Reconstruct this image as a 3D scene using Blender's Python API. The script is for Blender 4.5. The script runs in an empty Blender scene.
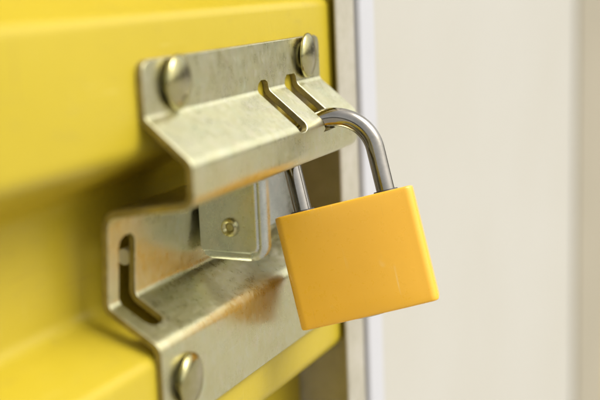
import bpy, bmesh, math, random
from mathutils import Vector, Matrix
random.seed(7)
S = bpy.context.scene
COL = S.collection

# ------------------------------------------------------------------ camera
cam_d = bpy.data.cameras.new('camera')
cam = bpy.data.objects.new('camera', cam_d); COL.objects.link(cam)
RIGHT = Vector((0.4192, -0.9070, -0.0410)).normalized()
FWD = Vector((0.8867, 0.4187, -0.1961))
FWD = (FWD - RIGHT * FWD.dot(RIGHT)).normalized()
UP = RIGHT.cross(FWD).normalized()
CAM = Vector((-0.3005, -0.1334, 0.0391))
M = Matrix((RIGHT, UP, -FWD)).transposed().to_4x4(); M.translation = CAM
cam.matrix_world = M
cam_d.sensor_width = 36.0
cam_d.lens = 66.0
cam_d.clip_start = 0.01; cam_d.clip_end = 400
cam_d.dof.use_dof = True
cam_d.dof.focus_distance = 0.328
cam_d.dof.aperture_fstop = 7.0
S.camera = cam

def px(u, v, depth):
    """world point that the photograph shows at pixel (u, v) when it stands `depth` metres away"""
    return CAM + (RIGHT * (u - 300) - UP * (v - 200) + FWD * 1100) * (depth / 1100)

# ------------------------------------------------------------------ light
SUN_EL, SUN_AZ = math.radians(52), math.radians(162)      # azimuth clockwise from +Y
w = bpy.data.worlds.new('World'); S.world = w; w.use_nodes = True
nt = w.node_tree; nt.nodes.clear()
out = nt.nodes.new('ShaderNodeOutputWorld'); bg = nt.nodes.new('ShaderNodeBackground')
sky = nt.nodes.new('ShaderNodeTexSky'); sky.sky_type = 'NISHITA'; sky.sun_disc = False
sky.sun_elevation = SUN_EL; sky.sun_rotation = SUN_AZ
sky.air_density = 1.0; sky.dust_density = 5.0; sky.ozone_density = 0.6
bg.inputs['Strength'].default_value = 0.15
hs = nt.nodes.new('ShaderNodeHueSaturation')               # thin white cloud: the sky's colour is mostly washed out
hs.inputs['Saturation'].default_value = 0.22; hs.inputs['Value'].default_value = 1.0
nt.links.new(sky.outputs[0], hs.inputs['Color']); nt.links.new(hs.outputs[0], bg.inputs[0]); nt.links.new(bg.outputs[0], out.inputs[0])
sd = bpy.data.lights.new('sun', 'SUN'); sun = bpy.data.objects.new('sun', sd); COL.objects.link(sun)
sd.energy = 0.85; sd.angle = math.radians(40); sd.color = (1.0, 0.95, 0.87)
to_sun = Vector((math.sin(SUN_AZ) * math.cos(SUN_EL), math.cos(SUN_AZ) * math.cos(SUN_EL), math.sin(SUN_EL)))
sun.rotation_euler = to_sun.to_track_quat('Z', 'Y').to_euler()
S.view_settings.view_transform = 'Standard'; S.view_settings.look = 'None'
S.view_settings.exposure = 0.72; S.view_settings.gamma = 1.0
S.view_settings.use_curve_mapping = False
S.cycles.max_bounces = 10; S.cycles.use_denoising = True

# ------------------------------------------------------------------ materials
def node(nt, t, **kw):
    n = nt.nodes.new(t)
    for k, v in kw.items():
        if k in n.inputs: n.inputs[k].default_value = v
        else: setattr(n, k, v)
    return n
def ramp(nt, src, stops):
    r = nt.nodes.new('ShaderNodeValToRGB'); e = r.color_ramp.elements
    while len(e) < len(stops): e.new(0.5)
    for el, (p, c) in zip(e, stops):
        el.position = p; el.color = (*c, 1) if len(c) == 3 else c
    nt.links.new(src, r.inputs[0]); return r.outputs[0]
def coords(nt, scale=(1, 1, 1)):
    tc = nt.nodes.new('ShaderNodeTexCoord'); mp = nt.nodes.new('ShaderNodeMapping')
    mp.inputs['Scale'].default_value = scale
    nt.links.new(tc.outputs['Object'], mp.inputs[0]); return mp.outputs[0]
def noise(nt, vec, scale, detail=4, rough=0.55):
    n = node(nt, 'ShaderNodeTexNoise', Scale=scale, Detail=detail, Roughness=rough)
    nt.links.new(vec, n.inputs['Vector']); return n.outputs[0]
def mat(name):
    m = bpy.data.materials.new(name); m.use_nodes = True
    return m, m.node_tree, m.node_tree.nodes['Principled BSDF']
def bump(nt, b, h, strength, dist=0.0002):
    n = node(nt, 'ShaderNodeBump', Strength=strength, Distance=dist)
    nt.links.new(h, n.inputs['Height']); nt.links.new(n.outputs[0], b.inputs['Normal'])

def metal(name, c1, c2, c3, r1=0.22, r2=0.42, streak=(1, 1, 1), bmp=0.25, specks=0.0, tint=0.0, metallic=1.0, grime=0.0):
    m, t, b = mat(name)
    v = coords(t, streak); v0 = coords(t)
    col = ramp(t, noise(t, v0, 130, 8, 0.7), [(0.34, c1), (0.5, c2), (0.66, c3)])
    n2 = noise(t, v, 600, 5, 0.75)
    def mixin(col, fac, c):
        mix = node(t, 'ShaderNodeMix', data_type='RGBA')
        t.links.new(fac, mix.inputs[0]); t.links.new(col, mix.inputs[6]); mix.inputs[7].default_value = (*c, 1)
        return mix.outputs[2]
    if tint:                                   # passivation colours: pinkish and greenish clouds
        a = noise(t, coords(t, (1, 1.3, 1.1)), 150, 8, 0.7); tc = coords(t); 
        col = mixin(col, ramp(t, a, [(0.54, (0, 0, 0)), (0.68, (tint,) * 3)]), (0.80, 0.62, 0.55))
        col = mixin(col, ramp(t, a, [(0.32, (tint,) * 3), (0.45, (0, 0, 0))]), (0.55, 0.68, 0.45))
    if specks: col = mixin(col, ramp(t, n2, [(0.50, (0, 0, 0)), (0.68, (specks,) * 3)]), (0.72, 0.71, 0.65))
    if grime: col = mixin(col, ramp(t, noise(t, v0, 260, 8, 0.75), [(0.55, (0, 0, 0)), (0.72, (grime,) * 3)]), (0.28, 0.24, 0.14))
    t.links.new(col, b.inputs['Base Color'])
    b.inputs['Metallic'].default_value = metallic
    n3 = noise(t, coords(t, (0.5, 1, 1)), 150, 5, 0.7)
    mx = node(t, 'ShaderNodeMath', operation='ADD'); t.links.new(n2, mx.inputs[0]); t.links.new(n3, mx.inputs[1])
    hf = node(t, 'ShaderNodeMath', operation='MULTIPLY'); hf.inputs[1].default_value = 0.5; t.links.new(mx.outputs[0], hf.inputs[0])
    t.links.new(ramp(t, hf.outputs[0], [(0.38, (r1,) * 3), (0.62, (r2,) * 3)]), b.inputs['Roughness'])
    bump(t, b, n2, bmp, 0.00006)
    return m
ZINC = metal('zinc_plated_steel', (0.61, 0.57, 0.31), (0.65, 0.62, 0.36), (0.68, 0.65, 0.42), 0.24, 0.38, (1, 1, 0.45), 0.35, 0.32, 0.22, 1.0, 0.10)
EDGE = metal('shaded_cut_steel_edge', (0.24, 0.21, 0.12), (0.34, 0.30, 0.18), (0.46, 0.41, 0.27), 0.38, 0.6, (1, 1, 1), 0.8, 0, 0, 1.0, 0.4)  # rough cut steel, with the slot walls' shade put into its dark colour
RIVET = metal('worn_zinc_rivet', (0.36, 0.32, 0.14), (0.45, 0.41, 0.20), (0.53, 0.48, 0.28), 0.12, 0.28, (1, 1, 1), 0.35, 0, 0.2, 1.0, 0.3)
TAB = metal('grey_steel', (0.44, 0.46, 0.42), (0.52, 0.54, 0.49), (0.58, 0.59, 0.54), 0.20, 0.42, (1, 1, 0.4), 0.35, 0.2, 0.2, 1.0, 0.4)
CHROME = metal('hardened_steel', (0.25, 0.235, 0.195), (0.31, 0.285, 0.24), (0.36, 0.33, 0.285), 0.05, 0.14, (1, 1, 0.2), 0.12, 0, 0, 1.0, 0.25)
GALV = metal('galvanised_steel', (0.40, 0.37, 0.28), (0.45, 0.42, 0.33), (0.49, 0.46, 0.38), 0.45, 0.65, (1, 1, 0.3), 0.3, 0, 0, 0.35, 0.2)
DARK, t, b = mat('dark_gap'); b.inputs['Base Color'].default_value = (0.03, 0.03, 0.03, 1); b.inputs['Roughness'].default_value = 0.6

def paint(name, base, alt, rough, nscale=30, grime=0.25, coat=0.0, bmp=0.08):
    m, t, b = mat(name)
    v = coords(t)
    n1 = noise(t, v, nscale, 5, 0.55); n2 = noise(t, v, 420, 4, 0.7)
    col = ramp(t, n1, [(0.3, base), (0.75, alt)])
    mix = node(t, 'ShaderNodeMix', data_type='RGBA')
    t.links.new(ramp(t, noise(t, coords(t, (1, 1, 3)), 90, 6, 0.7), [(0.56, (0, 0, 0)), (0.80, (grime,) * 3)]), mix.inputs[0])
    t.links.new(col, mix.inputs[6]); mix.inputs[7].default_value = tuple(0.45 * x + 0.05 for x in base) + (1,)
    t.links.new(mix.outputs[2], b.inputs['Base Color'])
    t.links.new(ramp(t, n2, [(0.3, (rough - 0.06,) * 3), (0.75, (rough + 0.12,) * 3)]), b.inputs['Roughness'])
    b.inputs['Coat Weight'].default_value = coat; b.inputs['Coat Roughness'].default_value = 0.15
    bump(t, b, n2, bmp, 0.00005)
    return m
def scuff(m, seed, colour, amount, scale=1.0):
    '''fine rubbed scratches in two directions and small chips, mixed over the paint'''
    t = m.node_tree; b = t.nodes['Principled BSDF']; src = b.inputs['Base Color'].links[0].from_socket
    for ang, st in ((0.5, (900, 25, 60)), (-0.9, (40, 60, 900))):
        tc = t.nodes.new('ShaderNodeTexCoord'); mp = t.nodes.new('ShaderNodeMapping')
        mp.inputs['Scale'].default_value = tuple(k * scale for k in st); mp.inputs['Rotation'].default_value = (ang, ang * 0.7, ang + seed)
        t.links.new(tc.outputs['Object'], mp.inputs[0])
        f = noise(t, mp.outputs[0], 1.0, 3, 0.6); area = noise(t, coords(t), 60 * scale, 3, 0.6)
        fac = node(t, 'ShaderNodeMath', operation='MULTIPLY')
        t.links.new(ramp(t, f, [(0.66, (0, 0, 0)), (0.72, (amount,) * 3)]), fac.inputs[0])
        t.links.new(ramp(t, area, [(0.48, (0, 0, 0)), (0.62, (1, 1, 1))]), fac.inputs[1])
        mix = node(t, 'ShaderNodeMix', data_type='RGBA'); t.links.new(fac.outputs[0], mix.inputs[0])
        t.links.new(src, mix.inputs[6]); mix.inputs[7].default_value = (*colour, 1); src = mix.outputs[2]
    t.links.new(src, b.inputs['Base Color'])
YELLOW = paint('yellow_door_paint', (0.437, 0.333, 0.019), (0.467, 0.358, 0.024), 0.36, 25, 0.22, 0.0)
YELLOW.node_tree.nodes['Principled BSDF'].inputs['Specular IOR Level'].default_value = 0.35
ORANGE = paint('orange_plastic', (0.80, 0.425, 0.024), (0.82, 0.445, 0.032), 0.30, 40, 0.10, 0.1, 0.12)
scuff(ORANGE, 0.3, (0.84, 0.58, 0.20), 0.6)
scuff(ORANGE, 2.1, (0.55, 0.27, 0.03), 0.4, 1.6)
scuff(ZINC, 0.7, (0.78, 0.77, 0.70), 0.5, 0.8)
scuff(ZINC, 1.9, (0.30, 0.27, 0.16), 0.45, 1.3)
scuff(TAB, 0.2, (0.30, 0.29, 0.22), 0.5, 1.0)
scuff(RIVET, 0.9, (0.22, 0.19, 0.10), 0.6, 1.5)
scuff(YELLOW, 0.4, (0.62, 0.50, 0.14), 0.4, 0.7)
scuff(YELLOW, 1.1, (0.30, 0.21, 0.03), 0.5, 0.5)
WHITE = paint('white_trim_paint', (0.475, 0.475, 0.485), (0.455, 0.455, 0.465), 0.45, 20, 0.1)
BEIGE = paint('beige_wall_paint', (0.425, 0.405, 0.34), (0.45, 0.435, 0.38), 0.55, 6, 0.03)
TAN = paint('brown_grey_steel', (0.30, 0.265, 0.185), (0.33, 0.29, 0.205), 0.5, 10, 0.2)
PINM = metal('bright_pin_steel', (0.75, 0.75, 0.76), (0.82, 0.82, 0.82), (0.85, 0.85, 0.85), 0.3, 0.5, (1, 1, 1), 0.2, 0, 0, 0.3)
CONC = paint('concrete', (0.30, 0.285, 0.25), (0.35, 0.335, 0.30), 0.8, 3, 0.3)

# ------------------------------------------------------------------ helpers
def link(name, bm, m, parent=None, bevel=0.0, angle=35, segs=2):
    me = bpy.data.meshes.new(name); bmesh.ops.recalc_face_normals(bm, faces=bm.faces); bm.to_mesh(me); bm.free()
    me.materials.append(m)
    for p in me.polygons: p.use_smooth = True
    me.set_sharp_from_angle(angle=math.radians(angle))
    o = bpy.data.objects.new(name, me); COL.objects.link(o)
    if bevel:
        md = o.modifiers.new('bevel', 'BEVEL'); md.width = bevel; md.segments = segs
        md.limit_method = 'ANGLE'; md.angle_limit = math.radians(45); md.use_clamp_overlap = True
    if parent: o.parent = parent
    return o
def thing(name, label, cat, loc=(0, 0, 0)):
    o = bpy.data.objects.new(name, None); COL.objects.link(o); o.location = loc
    o.empty_display_size = 0.01; o['label'] = label; o['category'] = cat
    return o
def tag(o, label, cat):
    o['label'] = label; o['category'] = cat; return o
def place(child, root):
    """geometry was written in world coordinates: keep it there under the root"""
    child.parent = root; child.matrix_parent_inverse = root.matrix_world.inverted() if False else Matrix.Translation(-Vector(root.location))
    return child
def add_box(bm, x0, x1, y0, y1, z0, z1):
    v = [bm.verts.new((x, y, z)) for x in (x0, x1) for y in (y0, y1) for z in (z0, z1)]
    for f in ((0, 1, 3, 2), (4, 6, 7, 5), (0, 4, 5, 1), (2, 3, 7, 6), (0, 2, 6, 4), (1, 5, 7, 3)):
        bm.faces.new([v[i] for i in f])
def fillet(pts, radii, seg=7):
    out = [Vector(pts[0])]
    for i in range(1, len(pts) - 1):
        a, b_, c = Vector(pts[i - 1]), Vector(pts[i]), Vector(pts[i + 1])
        d1 = (a - b_).normalized(); d2 = (c - b_).normalized()
        r = radii[i - 1]; ang = d1.angle(d2)
        if ang > 3.10: out.append(b_); continue
        tl = min(r / math.tan(ang / 2), (a - b_).length * 0.48, (c - b_).length * 0.48); r = tl * math.tan(ang / 2)
        cen = b_ + (d1 + d2).normalized() * (r / math.sin(ang / 2))
        s = b_ + d1 * tl - cen; e = b_ + d2 * tl - cen
        tot = s.angle_signed(e) if hasattr(s, 'angle_signed') else s.angle(e)
        for k in range(seg + 1):
            th = -tot * k / seg
            q = Vector((s.x * math.cos(th) - s.y * math.sin(th), s.x * math.sin(th) + s.y * math.cos(th)))
            out.append(cen + q)
    out.append(Vector(pts[-1])); return out
def resample(pts, step):
    out = [pts[0]]
    for a, b_ in zip(pts, pts[1:]):
        n = max(1, int((b_ - a).length / step))
        for k in range(1, n + 1): out.append(a.lerp(b_, k / n))
    return out

# ------------------------------------------------------------------ setting: ground, door, guide, wall
bm = bmesh.new(); add_box(bm, -12, 14, -30, 0.6, -1.25, -1.15)
g = link('ground', bm, CONC); g['kind'] = 'structure'

def door_profile(z_lo, z_hi, face=0.0143, deep=0.037, pitch=0.0858):
    pts = []; rad = []
    z = 0.0325 + pitch * math.ceil((z_hi - 0.0325) / pitch)
    while z > z_lo:
        pts += [(deep, z + 0.0075), (face, z), (face, z - 0.0340), (deep, z - 0.0455)]
        rad += [0.005, 0.0035, 0.006, 0.008]
        z -= pitch
    return fillet(pts, rad[1:-1], 6)
def curtain(x0, x1, z_lo, z_hi, name, parent):
    prof = door_profile(z_lo, z_hi)
    nx = max(2, int((x1 - x0) / 0.02)); bm = bmesh.new(); grid = []
    for lay in (0.0, 0.0009):
        rows = []
        for q in prof:
            rows.append([bm.verts.new((x0 + (x1 - x0) * i / nx,
                         q.x + lay + 0.00025 * math.sin(9 * (x0 + i * 0.02) + q.y * 31) * (1 if i < nx else 0), q.y)) for i in range(nx + 1)])
        grid.append(rows)
    for rows in grid:
        for a, b_ in zip(rows, rows[1:]):
            for i in range(nx): bm.faces.new((a[i], a[i + 1], b_[i + 1], b_[i]))
    for i in (0, nx):
        for j in range(len(prof) - 1):
            bm.faces.new((grid[0][j][i], grid[0][j + 1][i], grid[1][j + 1][i], grid[1][j][i]))
    return place(link(name, bm, YELLOW, None, 0, 60), parent)
door = thing('roller_door', 'yellow painted corrugated steel roller door carrying the latch and padlock', 'door', (-0.25, 0.02, -1.15))
curtain(-0.55, 0.0535, -0.40, 0.42, 'curtain', door)
def channel(name, label, x0, x1, m, yf=0.0112, yb=0.044, zb=-1.15, zt=1.2):
    root = thing(name, label, 'door guide', (x0, yb, zb))
    bm = bmesh.new()
    pr = [(x0 + 0.0175, yf + 0.0035), (x0 + 0.0175, yf), (x0, yf), (x0, yb), (x1, yb)]
    # closed channel section: front lip, side wall, back web
    sec = [(x0, yf), (x1, yf), (x1, yb), (x0 - 0.01, yb), (x0 - 0.01, yb - 0.0015), (x1 - 0.0015, yb - 0.0015), (x1 - 0.0015, yf + 0.0015), (x0, yf + 0.0015)]
    lo = [bm.verts.new((x, y, zb)) for x, y in sec]; hi = [bm.verts.new((x, y, zt)) for x, y in sec]
    for i in range(len(sec)):
        j = (i + 1) % len(sec); bm.faces.new((lo[i], lo[j], hi[j], hi[i]))
    bm.faces.new(lo[::-1]); bm.faces.new(hi)
    place(link('channel', bm, m, None, 0.0008), root)
    return root
channel('door_guide', 'galvanised steel guide channel running down beside the yellow door, behind the padlock', 0.0403, 0.0560, GALV)
bm = bmesh.new(); add_box(bm, 0.0566, 0.0712, 0.0095, 0.10, -1.15, 1.2)
tag(link('corner_trim', bm, WHITE, None, 0.0012), 'narrow white painted corner trim between the galvanised guide and the beige wall', 'trim')
wallr = thing('wall', 'out of focus beige painted wall filling the right side of the picture', 'wall', (0.26, 0.06, -1.15))
bm = bmesh.new()
sec = [(0.0716, 0.0125)]
xx = 0.0716
sec.append((0, 0))
sec[-1] = (0.452, 0.0125)
sec += [(0.452, 0.10), (0.0716, 0.10)]
lo = [bm.verts.new((x, y, -1.15)) for x, y in sec]; hi = [bm.verts.new((x, y, 1.2)) for x, y in sec]
for i in range(len(sec)):
    j = (i + 1) % len(sec); bm.faces.new((lo[i], lo[j], hi[j], hi[i]))
bm.faces.new(lo[::-1]); bm.faces.new(hi)
place(link('wall_sheet', bm, BEIGE, None, 0.0008), wallr)
channel('door_guide', 'brownish blurred guide channel at the far right edge, past the beige wall', 0.4535, 0.590, TAN)
fard = thing('roller_door', 'blurred yellowish neighbouring roller door just entering at the far right edge', 'door', (0.8, 0.02, -1.15))
curtain(0.570, 1.3, -0.40, 0.42, 'curtain', fard)

# ------------------------------------------------------------------ latch bracket
T = 0.0020
prof = fillet([(.0133, .0217), (.0133, .0073), (.0008, -.0032), (.0008, -.0132), (.0262, -.0168), (.0283, -.0415), (.0133, -.0507), (.0133, -.0737)],
              [.0030, .0028, .0032, .0040, .0035, .0030], 8)
prof = resample(prof, 0.0007)
N = len(prof)
arc = [0.0]
for a, b_ in zip(prof, prof[1:]): arc.append(arc[-1] + (b_ - a).length)
def s_at(pred):                        # arc length of the first row where pred holds
    for i, q in enumerate(prof):
        if pred(q): return arc[i]
X0, X1 = -0.0774, 0.0272
s_sh_end = s_at(lambda q: q.x < .003 and q.y < -.0042)
s_up = s_at(lambda q: q.y < .0114)
s_web0 = s_at(lambda q: q.x > .02 and q.y < -.0232)
s_sh2 = s_at(lambda q: q.y < -.040 and q.x < .0185)
s_ret0 = s_at(lambda q: q.x > .0022 and q.y < -.011)
s_ret1 = s_at(lambda q: q.x > .0262 and q.y < -.0165)
slots = [(-.0172, -.0102, s_up, s_sh_end), (.0008, .0094, s_up - .0003, s_sh_end + .0016), (-.0725, -.0650, s_web0, s_sh2),
         (-.0395, X1, s_ret0, s_ret1)]
xs = sorted({X0, X1, -.061, -.055, -.048, -.03, -.022, -.004, .014, .021, -.0395} | {s[0] for s in slots} | {s[1] for s in slots})
xs = sorted(set(xs))
# finer columns near the rounded outer corners
nrm = []
for i in range(N):
    a = prof[max(0, i - 1)]; b_ = prof[min(N - 1, i + 1)]; d = (b_ - a).normalized(); nrm.append(Vector((d.y, -d.x)))
bm = bmesh.new()
def xshift(x, i):
    s = arc[i]
    for k, (a, c, s0, s1) in enumerate(slots[:3]):
        r = (c - a) / 2 * (0.8 if k != 1 else 0.8)
        if x in (a, c) and s0 <= s <= s1:
            d = min(s - s0, s1 - s)
            if d < r:
                half = (c - a) / 2 * (0.42 + 0.58 * math.sqrt(max(0, 1 - ((r - d) / r) ** 2)))
                return (a + c) / 2 + (-half if x == a else half)
    if x in (X0, X1):
        d = min(s, arc[-1] - s); r = 0.0032
        if d < r:
            ins = r - math.sqrt(max(0, r * r - (r - d) ** 2))
            return x + ins if x == X0 else x - ins
    return x
F = []; B = []
for i in range(N):
    F.append([bm.verts.new((xshift(x, i), prof[i].x + nrm[i].x * T / 2, prof[i].y + nrm[i].y * T / 2)) for x in xs])
    B.append([bm.verts.new((xshift(x, i), prof[i].x - nrm[i].x * T / 2, prof[i].y - nrm[i].y * T / 2)) for x in xs])
def solid(i, j):
    if not (0 <= i < N - 1 and 0 <= j < len(xs) - 1): return False
    s = (arc[i] + arc[i + 1]) / 2; x = (xs[j] + xs[j + 1]) / 2
    return not any(a < x < c and s0 < s < s1 for a, c, s0, s1 in slots)
for i in range(N - 1):
    for j in range(len(xs) - 1):
        if not solid(i, j): continue
        bm.faces.new((F[i][j], F[i][j + 1], F[i + 1][j + 1], F[i + 1][j]))
        bm.faces.new((B[i][j], B[i + 1][j], B[i + 1][j + 1], B[i][j + 1]))
        for di, dj, p, q in ((-1, 0, (i, j), (i, j + 1)), (1, 0, (i + 1, j), (i + 1, j + 1)), (0, -1, (i, j), (i + 1, j)), (0, 1, (i, j + 1), (i + 1, j + 1))):
            if not solid(i + di, j + dj):
                bm.faces.new((F[p[0]][p[1]], F[q[0]][q[1]], B[q[0]][q[1]], B[p[0]][p[1]])).material_index = 1
loose = [v for v in bm.verts if not v.link_faces]; bmesh.ops.delete(bm, geom=loose, context='VERTS')
latch = thing('latch_bracket', 'pale zinc plated bent steel latch bracket riveted to the yellow door', 'latch', (-0.025, 0.0143, -0.03))
bp = place(link('bent_plate', bm, ZINC, None, 0.00030, 40), latch); bp.data.materials.append(EDGE)

def lathe(bm, prof, origin, axis, up=Vector((0, 0, 1)), n=40):
    axis = axis.normalized(); a = up.cross(axis).normalized(); b_ = axis.cross(a)
    rings = []
    for r, h in prof:
        if r < 1e-7: rings.append([bm.verts.new(origin + axis * h)]); continue
        rings.append([bm.verts.new(origin + axis * h + a * (r * math.cos(2 * math.pi * k / n)) + b_ * (r * math.sin(2 * math.pi * k / n))) for k in range(n)])
    for p, q in zip(rings, rings[1:]):
        for k in range(n):
            l = (k + 1) % n
            if len(p) == 1: bm.faces.new((p[0], q[k], q[l]))
            elif len(q) == 1: bm.faces.new((p[k], p[l], q[0]))
            else: bm.faces.new((p[k], p[l], q[l], q[k]))
def rivet_profile(R, h):
    p = [(R * 0.45, -0.0004), (R * 0.62, 0.0000), (R * 0.64, 0.0005), (R * 0.93, 0.0006), (R * 0.985, 0.0008), (R, 0.0011)]
    for k in range(1, 12):
        th = math.pi / 2 * k / 12
        p.append((R * math.cos(th) ** 0.9, 0.0011 + h * math.sin(th)))
    return p + [(0, 0.0011 + h)]
first = None
for x, z in ((-.0625, .0152), (.0160, .0158), (-.0655, -.0625), (.0165, -.0625)):
    bm = bmesh.new()
    lathe(bm, rivet_profile(.0071, .0020), Vector((0, 0, 0)), Vector((random.uniform(.11, .16), -1, random.uniform(-.03, .03))))
    r = link('rivet_head', bm, RIVET, None, 0, 50)
    r.location = Vector((x, .0125, z)) - Vector(latch.location); r.parent = latch

# ------------------------------------------------------------------ sliding bolt with its upright tab
bolt = thing('slide_bolt', 'grey steel sliding bolt tab with a riveted pin standing inside the latch bracket', 'bolt', (-0.034, 0.0232, -0.03))
bm = bmesh.new()
# tab outline in the y-z plane, its outer edge curling away
TY0, TY1, TZ0, TZ1 = .0246, .0036, -.0385, -.0150
nu, nv = 90, 90
lay = []
for th in (0.0, 0.0014):
    rows = []
    for i in range(nv + 1):
        row = []
        v = i / nv; z = TZ0 + (TZ1 - TZ0) * v
        ins = 0.0
        r = 0.0046
        d = min(z - TZ0, 1)
        if d < r: ins = r - math.sqrt(r * r - (r - d) ** 2)
        for j in range(nu + 1):
            u = j / nu
            y = (TY0 - ins) + ((TY1 + ins * 1.1) - (TY0 - ins)) * u
            RC = 0.0030
            dist = min(y - TY1, z - TZ0 + 0.0003, RC)
            cx_, cz_ = TY1 + 0.0046, TZ0 + 0.0046
            if y < cx_ and z < cz_: dist = min(RC, max(0, 0.0046 - math.hypot(cx_ - y, cz_ - z)))
            curl = max(0.0, 1 - max(0, dist) / 0.0019)
            xo = 0.0021 * (1 - math.sqrt(max(0, 1 - curl * curl))) + 0.00045 * math.exp(-((dist - 0.0023) / 0.00035) ** 2)
            row.append(bm.verts.new((-.0340 + xo + th, y, z)))
        rows.append(row)
    lay.append(rows)
for rows in lay:
    for a, b_ in zip(rows, rows[1:]):
        for j in range(nu): bm.faces.new((a[j], a[j + 1], b_[j + 1], b_[j]))
for j in range(nu):
    for i in (0, nv): bm.faces.new((lay[0][i][j], lay[0][i][j + 1], lay[1][i][j + 1], lay[1][i][j]))
for i in range(nv):
    for j in (0, nu): bm.faces.new((lay[0][i][j], lay[0][i + 1][j], lay[1][i + 1][j], lay[1][i][j]))
place(link('tab', bm, TAB, None, 0.0004, 40), bolt)
bm = bmesh.new(); add_box(bm, -.0325, .0245, .0225, .0245, -.0380, -.0190)
place(link('bolt_bar', bm, TAB, None, 0.0005), bolt)
bm = bmesh.new()
lathe(bm, [(0.0, 0.0001), (.0010, 0.0002), (.0014, .0009), (.0019, .0012), (.0025, .0009), (.0028, .0002), (.0028, -.0018), (0, -.0018)], Vector((-.0341, .0146, -.0288)), Vector((-1, 0, 0)), n=28)
place(link('pin', bm, RIVET, None, 0, 40), bolt)
bm = bmesh.new()
lathe(bm, [(0, 0), (.0021, 0), (.0023, .0002), (.0023, .090), (0, .090)], Vector((-.0625, .0318, -.0316)), Vector((1, 0, 0)), n=20)
place(link('guide_rod', bm, PINM, None, 0, 40), bolt)

# ------------------------------------------------------------------ padlock
D0 = 0.3335                             # distance of the padlock's middle plane
c2 = [px(u, v, D0) for u, v in ((276, 215), (412, 186), (441, 295), (302, 333))]
cen = sum(c2, Vector()) / 4
W = ((c2[1] - c2[0]) + (c2[2] - c2[3])).normalized()
H = ((c2[0] - c2[3]) + (c2[1] - c2[2])); H = (H - W * H.dot(W)).normalized()
Nf = W.cross(H)                         # towards the camera
if Nf.dot(FWD) > 0: Nf = -Nf
R0 = Matrix((W, H, Nf)).transposed()
R0 = R0 @ Matrix.Rotation(math.radians(-1.0), 3, 'X') @ Matrix.Rotation(math.radians(-8.0), 3, 'Y')
pl = thing('padlock', 'orange jacketed padlock with a steel shackle hanging through the right slot of the latch', 'padlock', cen)
pl.rotation_mode = 'QUATERNION'; pl.rotation_quaternion = R0.to_quaternion()
bw = ((c2[1] - c2[0]).length + (c2[2] - c2[3]).length) / 2 * 0.985
bh = ((c2[0] - c2[3]).length + (c2[1] - c2[2]).length) / 2 * 0.985
bt = 0.0150
def body_ring(bm, z, inset, bow=0.0):
    w2, t2 = bw / 2 - inset, bt / 2 - inset; r = max(0.0026 - inset, 0.0003); vs = []
    for cx, cy, a0 in ((w2 - r, t2 - r, 0), (-w2 + r, t2 - r, 90), (-w2 + r, -t2 + r, 180), (w2 - r, -t2 + r, 270)):
        for k in range(9):
            a = math.radians(a0 + 90 * k / 8)
            vs.append((cx + r * math.cos(a), z, cy + r * math.sin(a)))
        if a0 in (0, 180):                       # long faces: a shallow bow
            sg = 1 if a0 == 0 else -1
            for k in range(1, 24):
                x = sg * (w2 - r) * (1 - 2 * k / 24)
                pk = 0.12 * w2; fl = 1 - (abs(x - pk) / (w2 - r + (pk if x < pk else -pk))) ** 2
                vs.append((x, z, sg * (t2 + 0.0014 * fl * (0.75 + 0.25 * math.cos(z * 55)) * (1 if inset < 1e-5 else 0.9))))
    vs = [bm.verts.new(p) for p in vs]
    return vs
bm = bmesh.new(); rings = []
h2 = bh / 2
for z, ins in [(-h2, .0007), (-h2 + .0001, .00035), (-h2 + .0003, .00012), (-h2 + .0007, 0.00002), (-h2 + .0016, 0)] + [(-h2 + .0016 + (bh - .0032) * k / 8, 0) for k in range(1, 9)] + \
              [(h2 - .0007, 0.00002), (h2 - .0003, .00012), (h2 - .0001, .00035), (h2, .0007)]:
    rings.append(body_ring(bm, z, ins))
n = len(rings[0])
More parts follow.
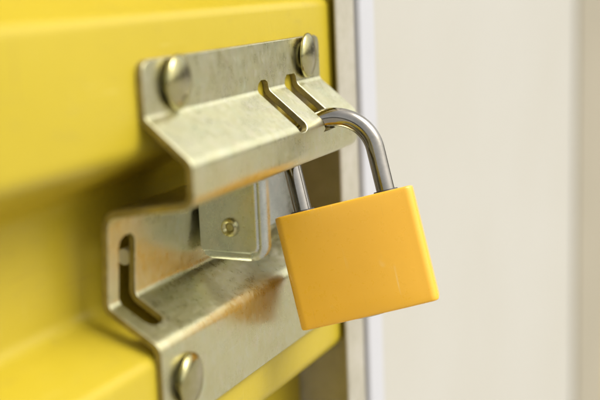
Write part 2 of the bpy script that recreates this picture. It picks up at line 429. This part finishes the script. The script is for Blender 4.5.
for a, b_ in zip(rings, rings[1:]):
    for k in range(n): bm.faces.new((a[k], a[(k + 1) % n], b_[(k + 1) % n], b_[k]))
bm.faces.new(rings[0][::-1]); bm.faces.new(rings[-1])
link('body', bm, ORANGE, pl, 0, 50)
# shackle, in padlock coordinates: x across, y up
rs, half = 0.00280, bw * 0.308
leg_top = 0.0134
pts = []
y_in = h2 - 0.004
for k in range(9): pts.append(Vector((half, y_in + (h2 + leg_top - y_in) * k / 8, 0)))
for k in range(1, 40):
    th = math.pi * k / 40
    pts.append(Vector((half * math.cos(th), h2 + leg_top + half * 0.97 * math.sin(th), 0)))
for k in range(9): pts.append(Vector((-half, h2 + leg_top + (y_in - h2 - leg_top) * k / 8, 0)))
bm = bmesh.new(); rr = []
for i, p in enumerate(pts):
    d = (pts[min(i + 1, len(pts) - 1)] - pts[max(0, i - 1)]).normalized(); sd_ = Vector((0, 0, 1)); nn = sd_.cross(d)
    rr.append([bm.verts.new(p + sd_ * (rs * math.sin(2 * math.pi * k / 28)) + nn * (rs * math.cos(2 * math.pi * k / 28))) for k in range(28)])
for a, b_ in zip(rr, rr[1:]):
    for k in range(28): bm.faces.new((a[k], a[(k + 1) % 28], b_[(k + 1) % 28], b_[k]))
bm.faces.new(rr[0][::-1]); bm.faces.new(rr[-1])
link('shackle', bm, CHROME, pl, 0, 50)
for sx in (-1, 1):
    bm = bmesh.new()
    lathe(bm, [(rs * 1.02, -.001), (rs * 1.02, .0003), (rs * 1.28, .0004), (rs * 1.36, 0), (rs * 1.36, -.001)], Vector((sx * half, h2, 0)), Vector((0, 1, 0)), n=28)
    link('shackle_collar', bm, DARK, pl, 0, 50)
bm = bmesh.new(); lathe(bm, [(0, .0004), (.0058, .0004), (.0064, 0), (.0064, -.001)], Vector((0, -h2, 0)), Vector((0, -1, 0)), n=32)
kp = link('lock_cylinder', bm, RIVET, pl, 0, 50)
bm = bmesh.new(); add_box(bm, -.0006, .0006, -h2 - .0006, -h2 + .001, -.0035, .0035)
link('keyway', bm, DARK, kp)
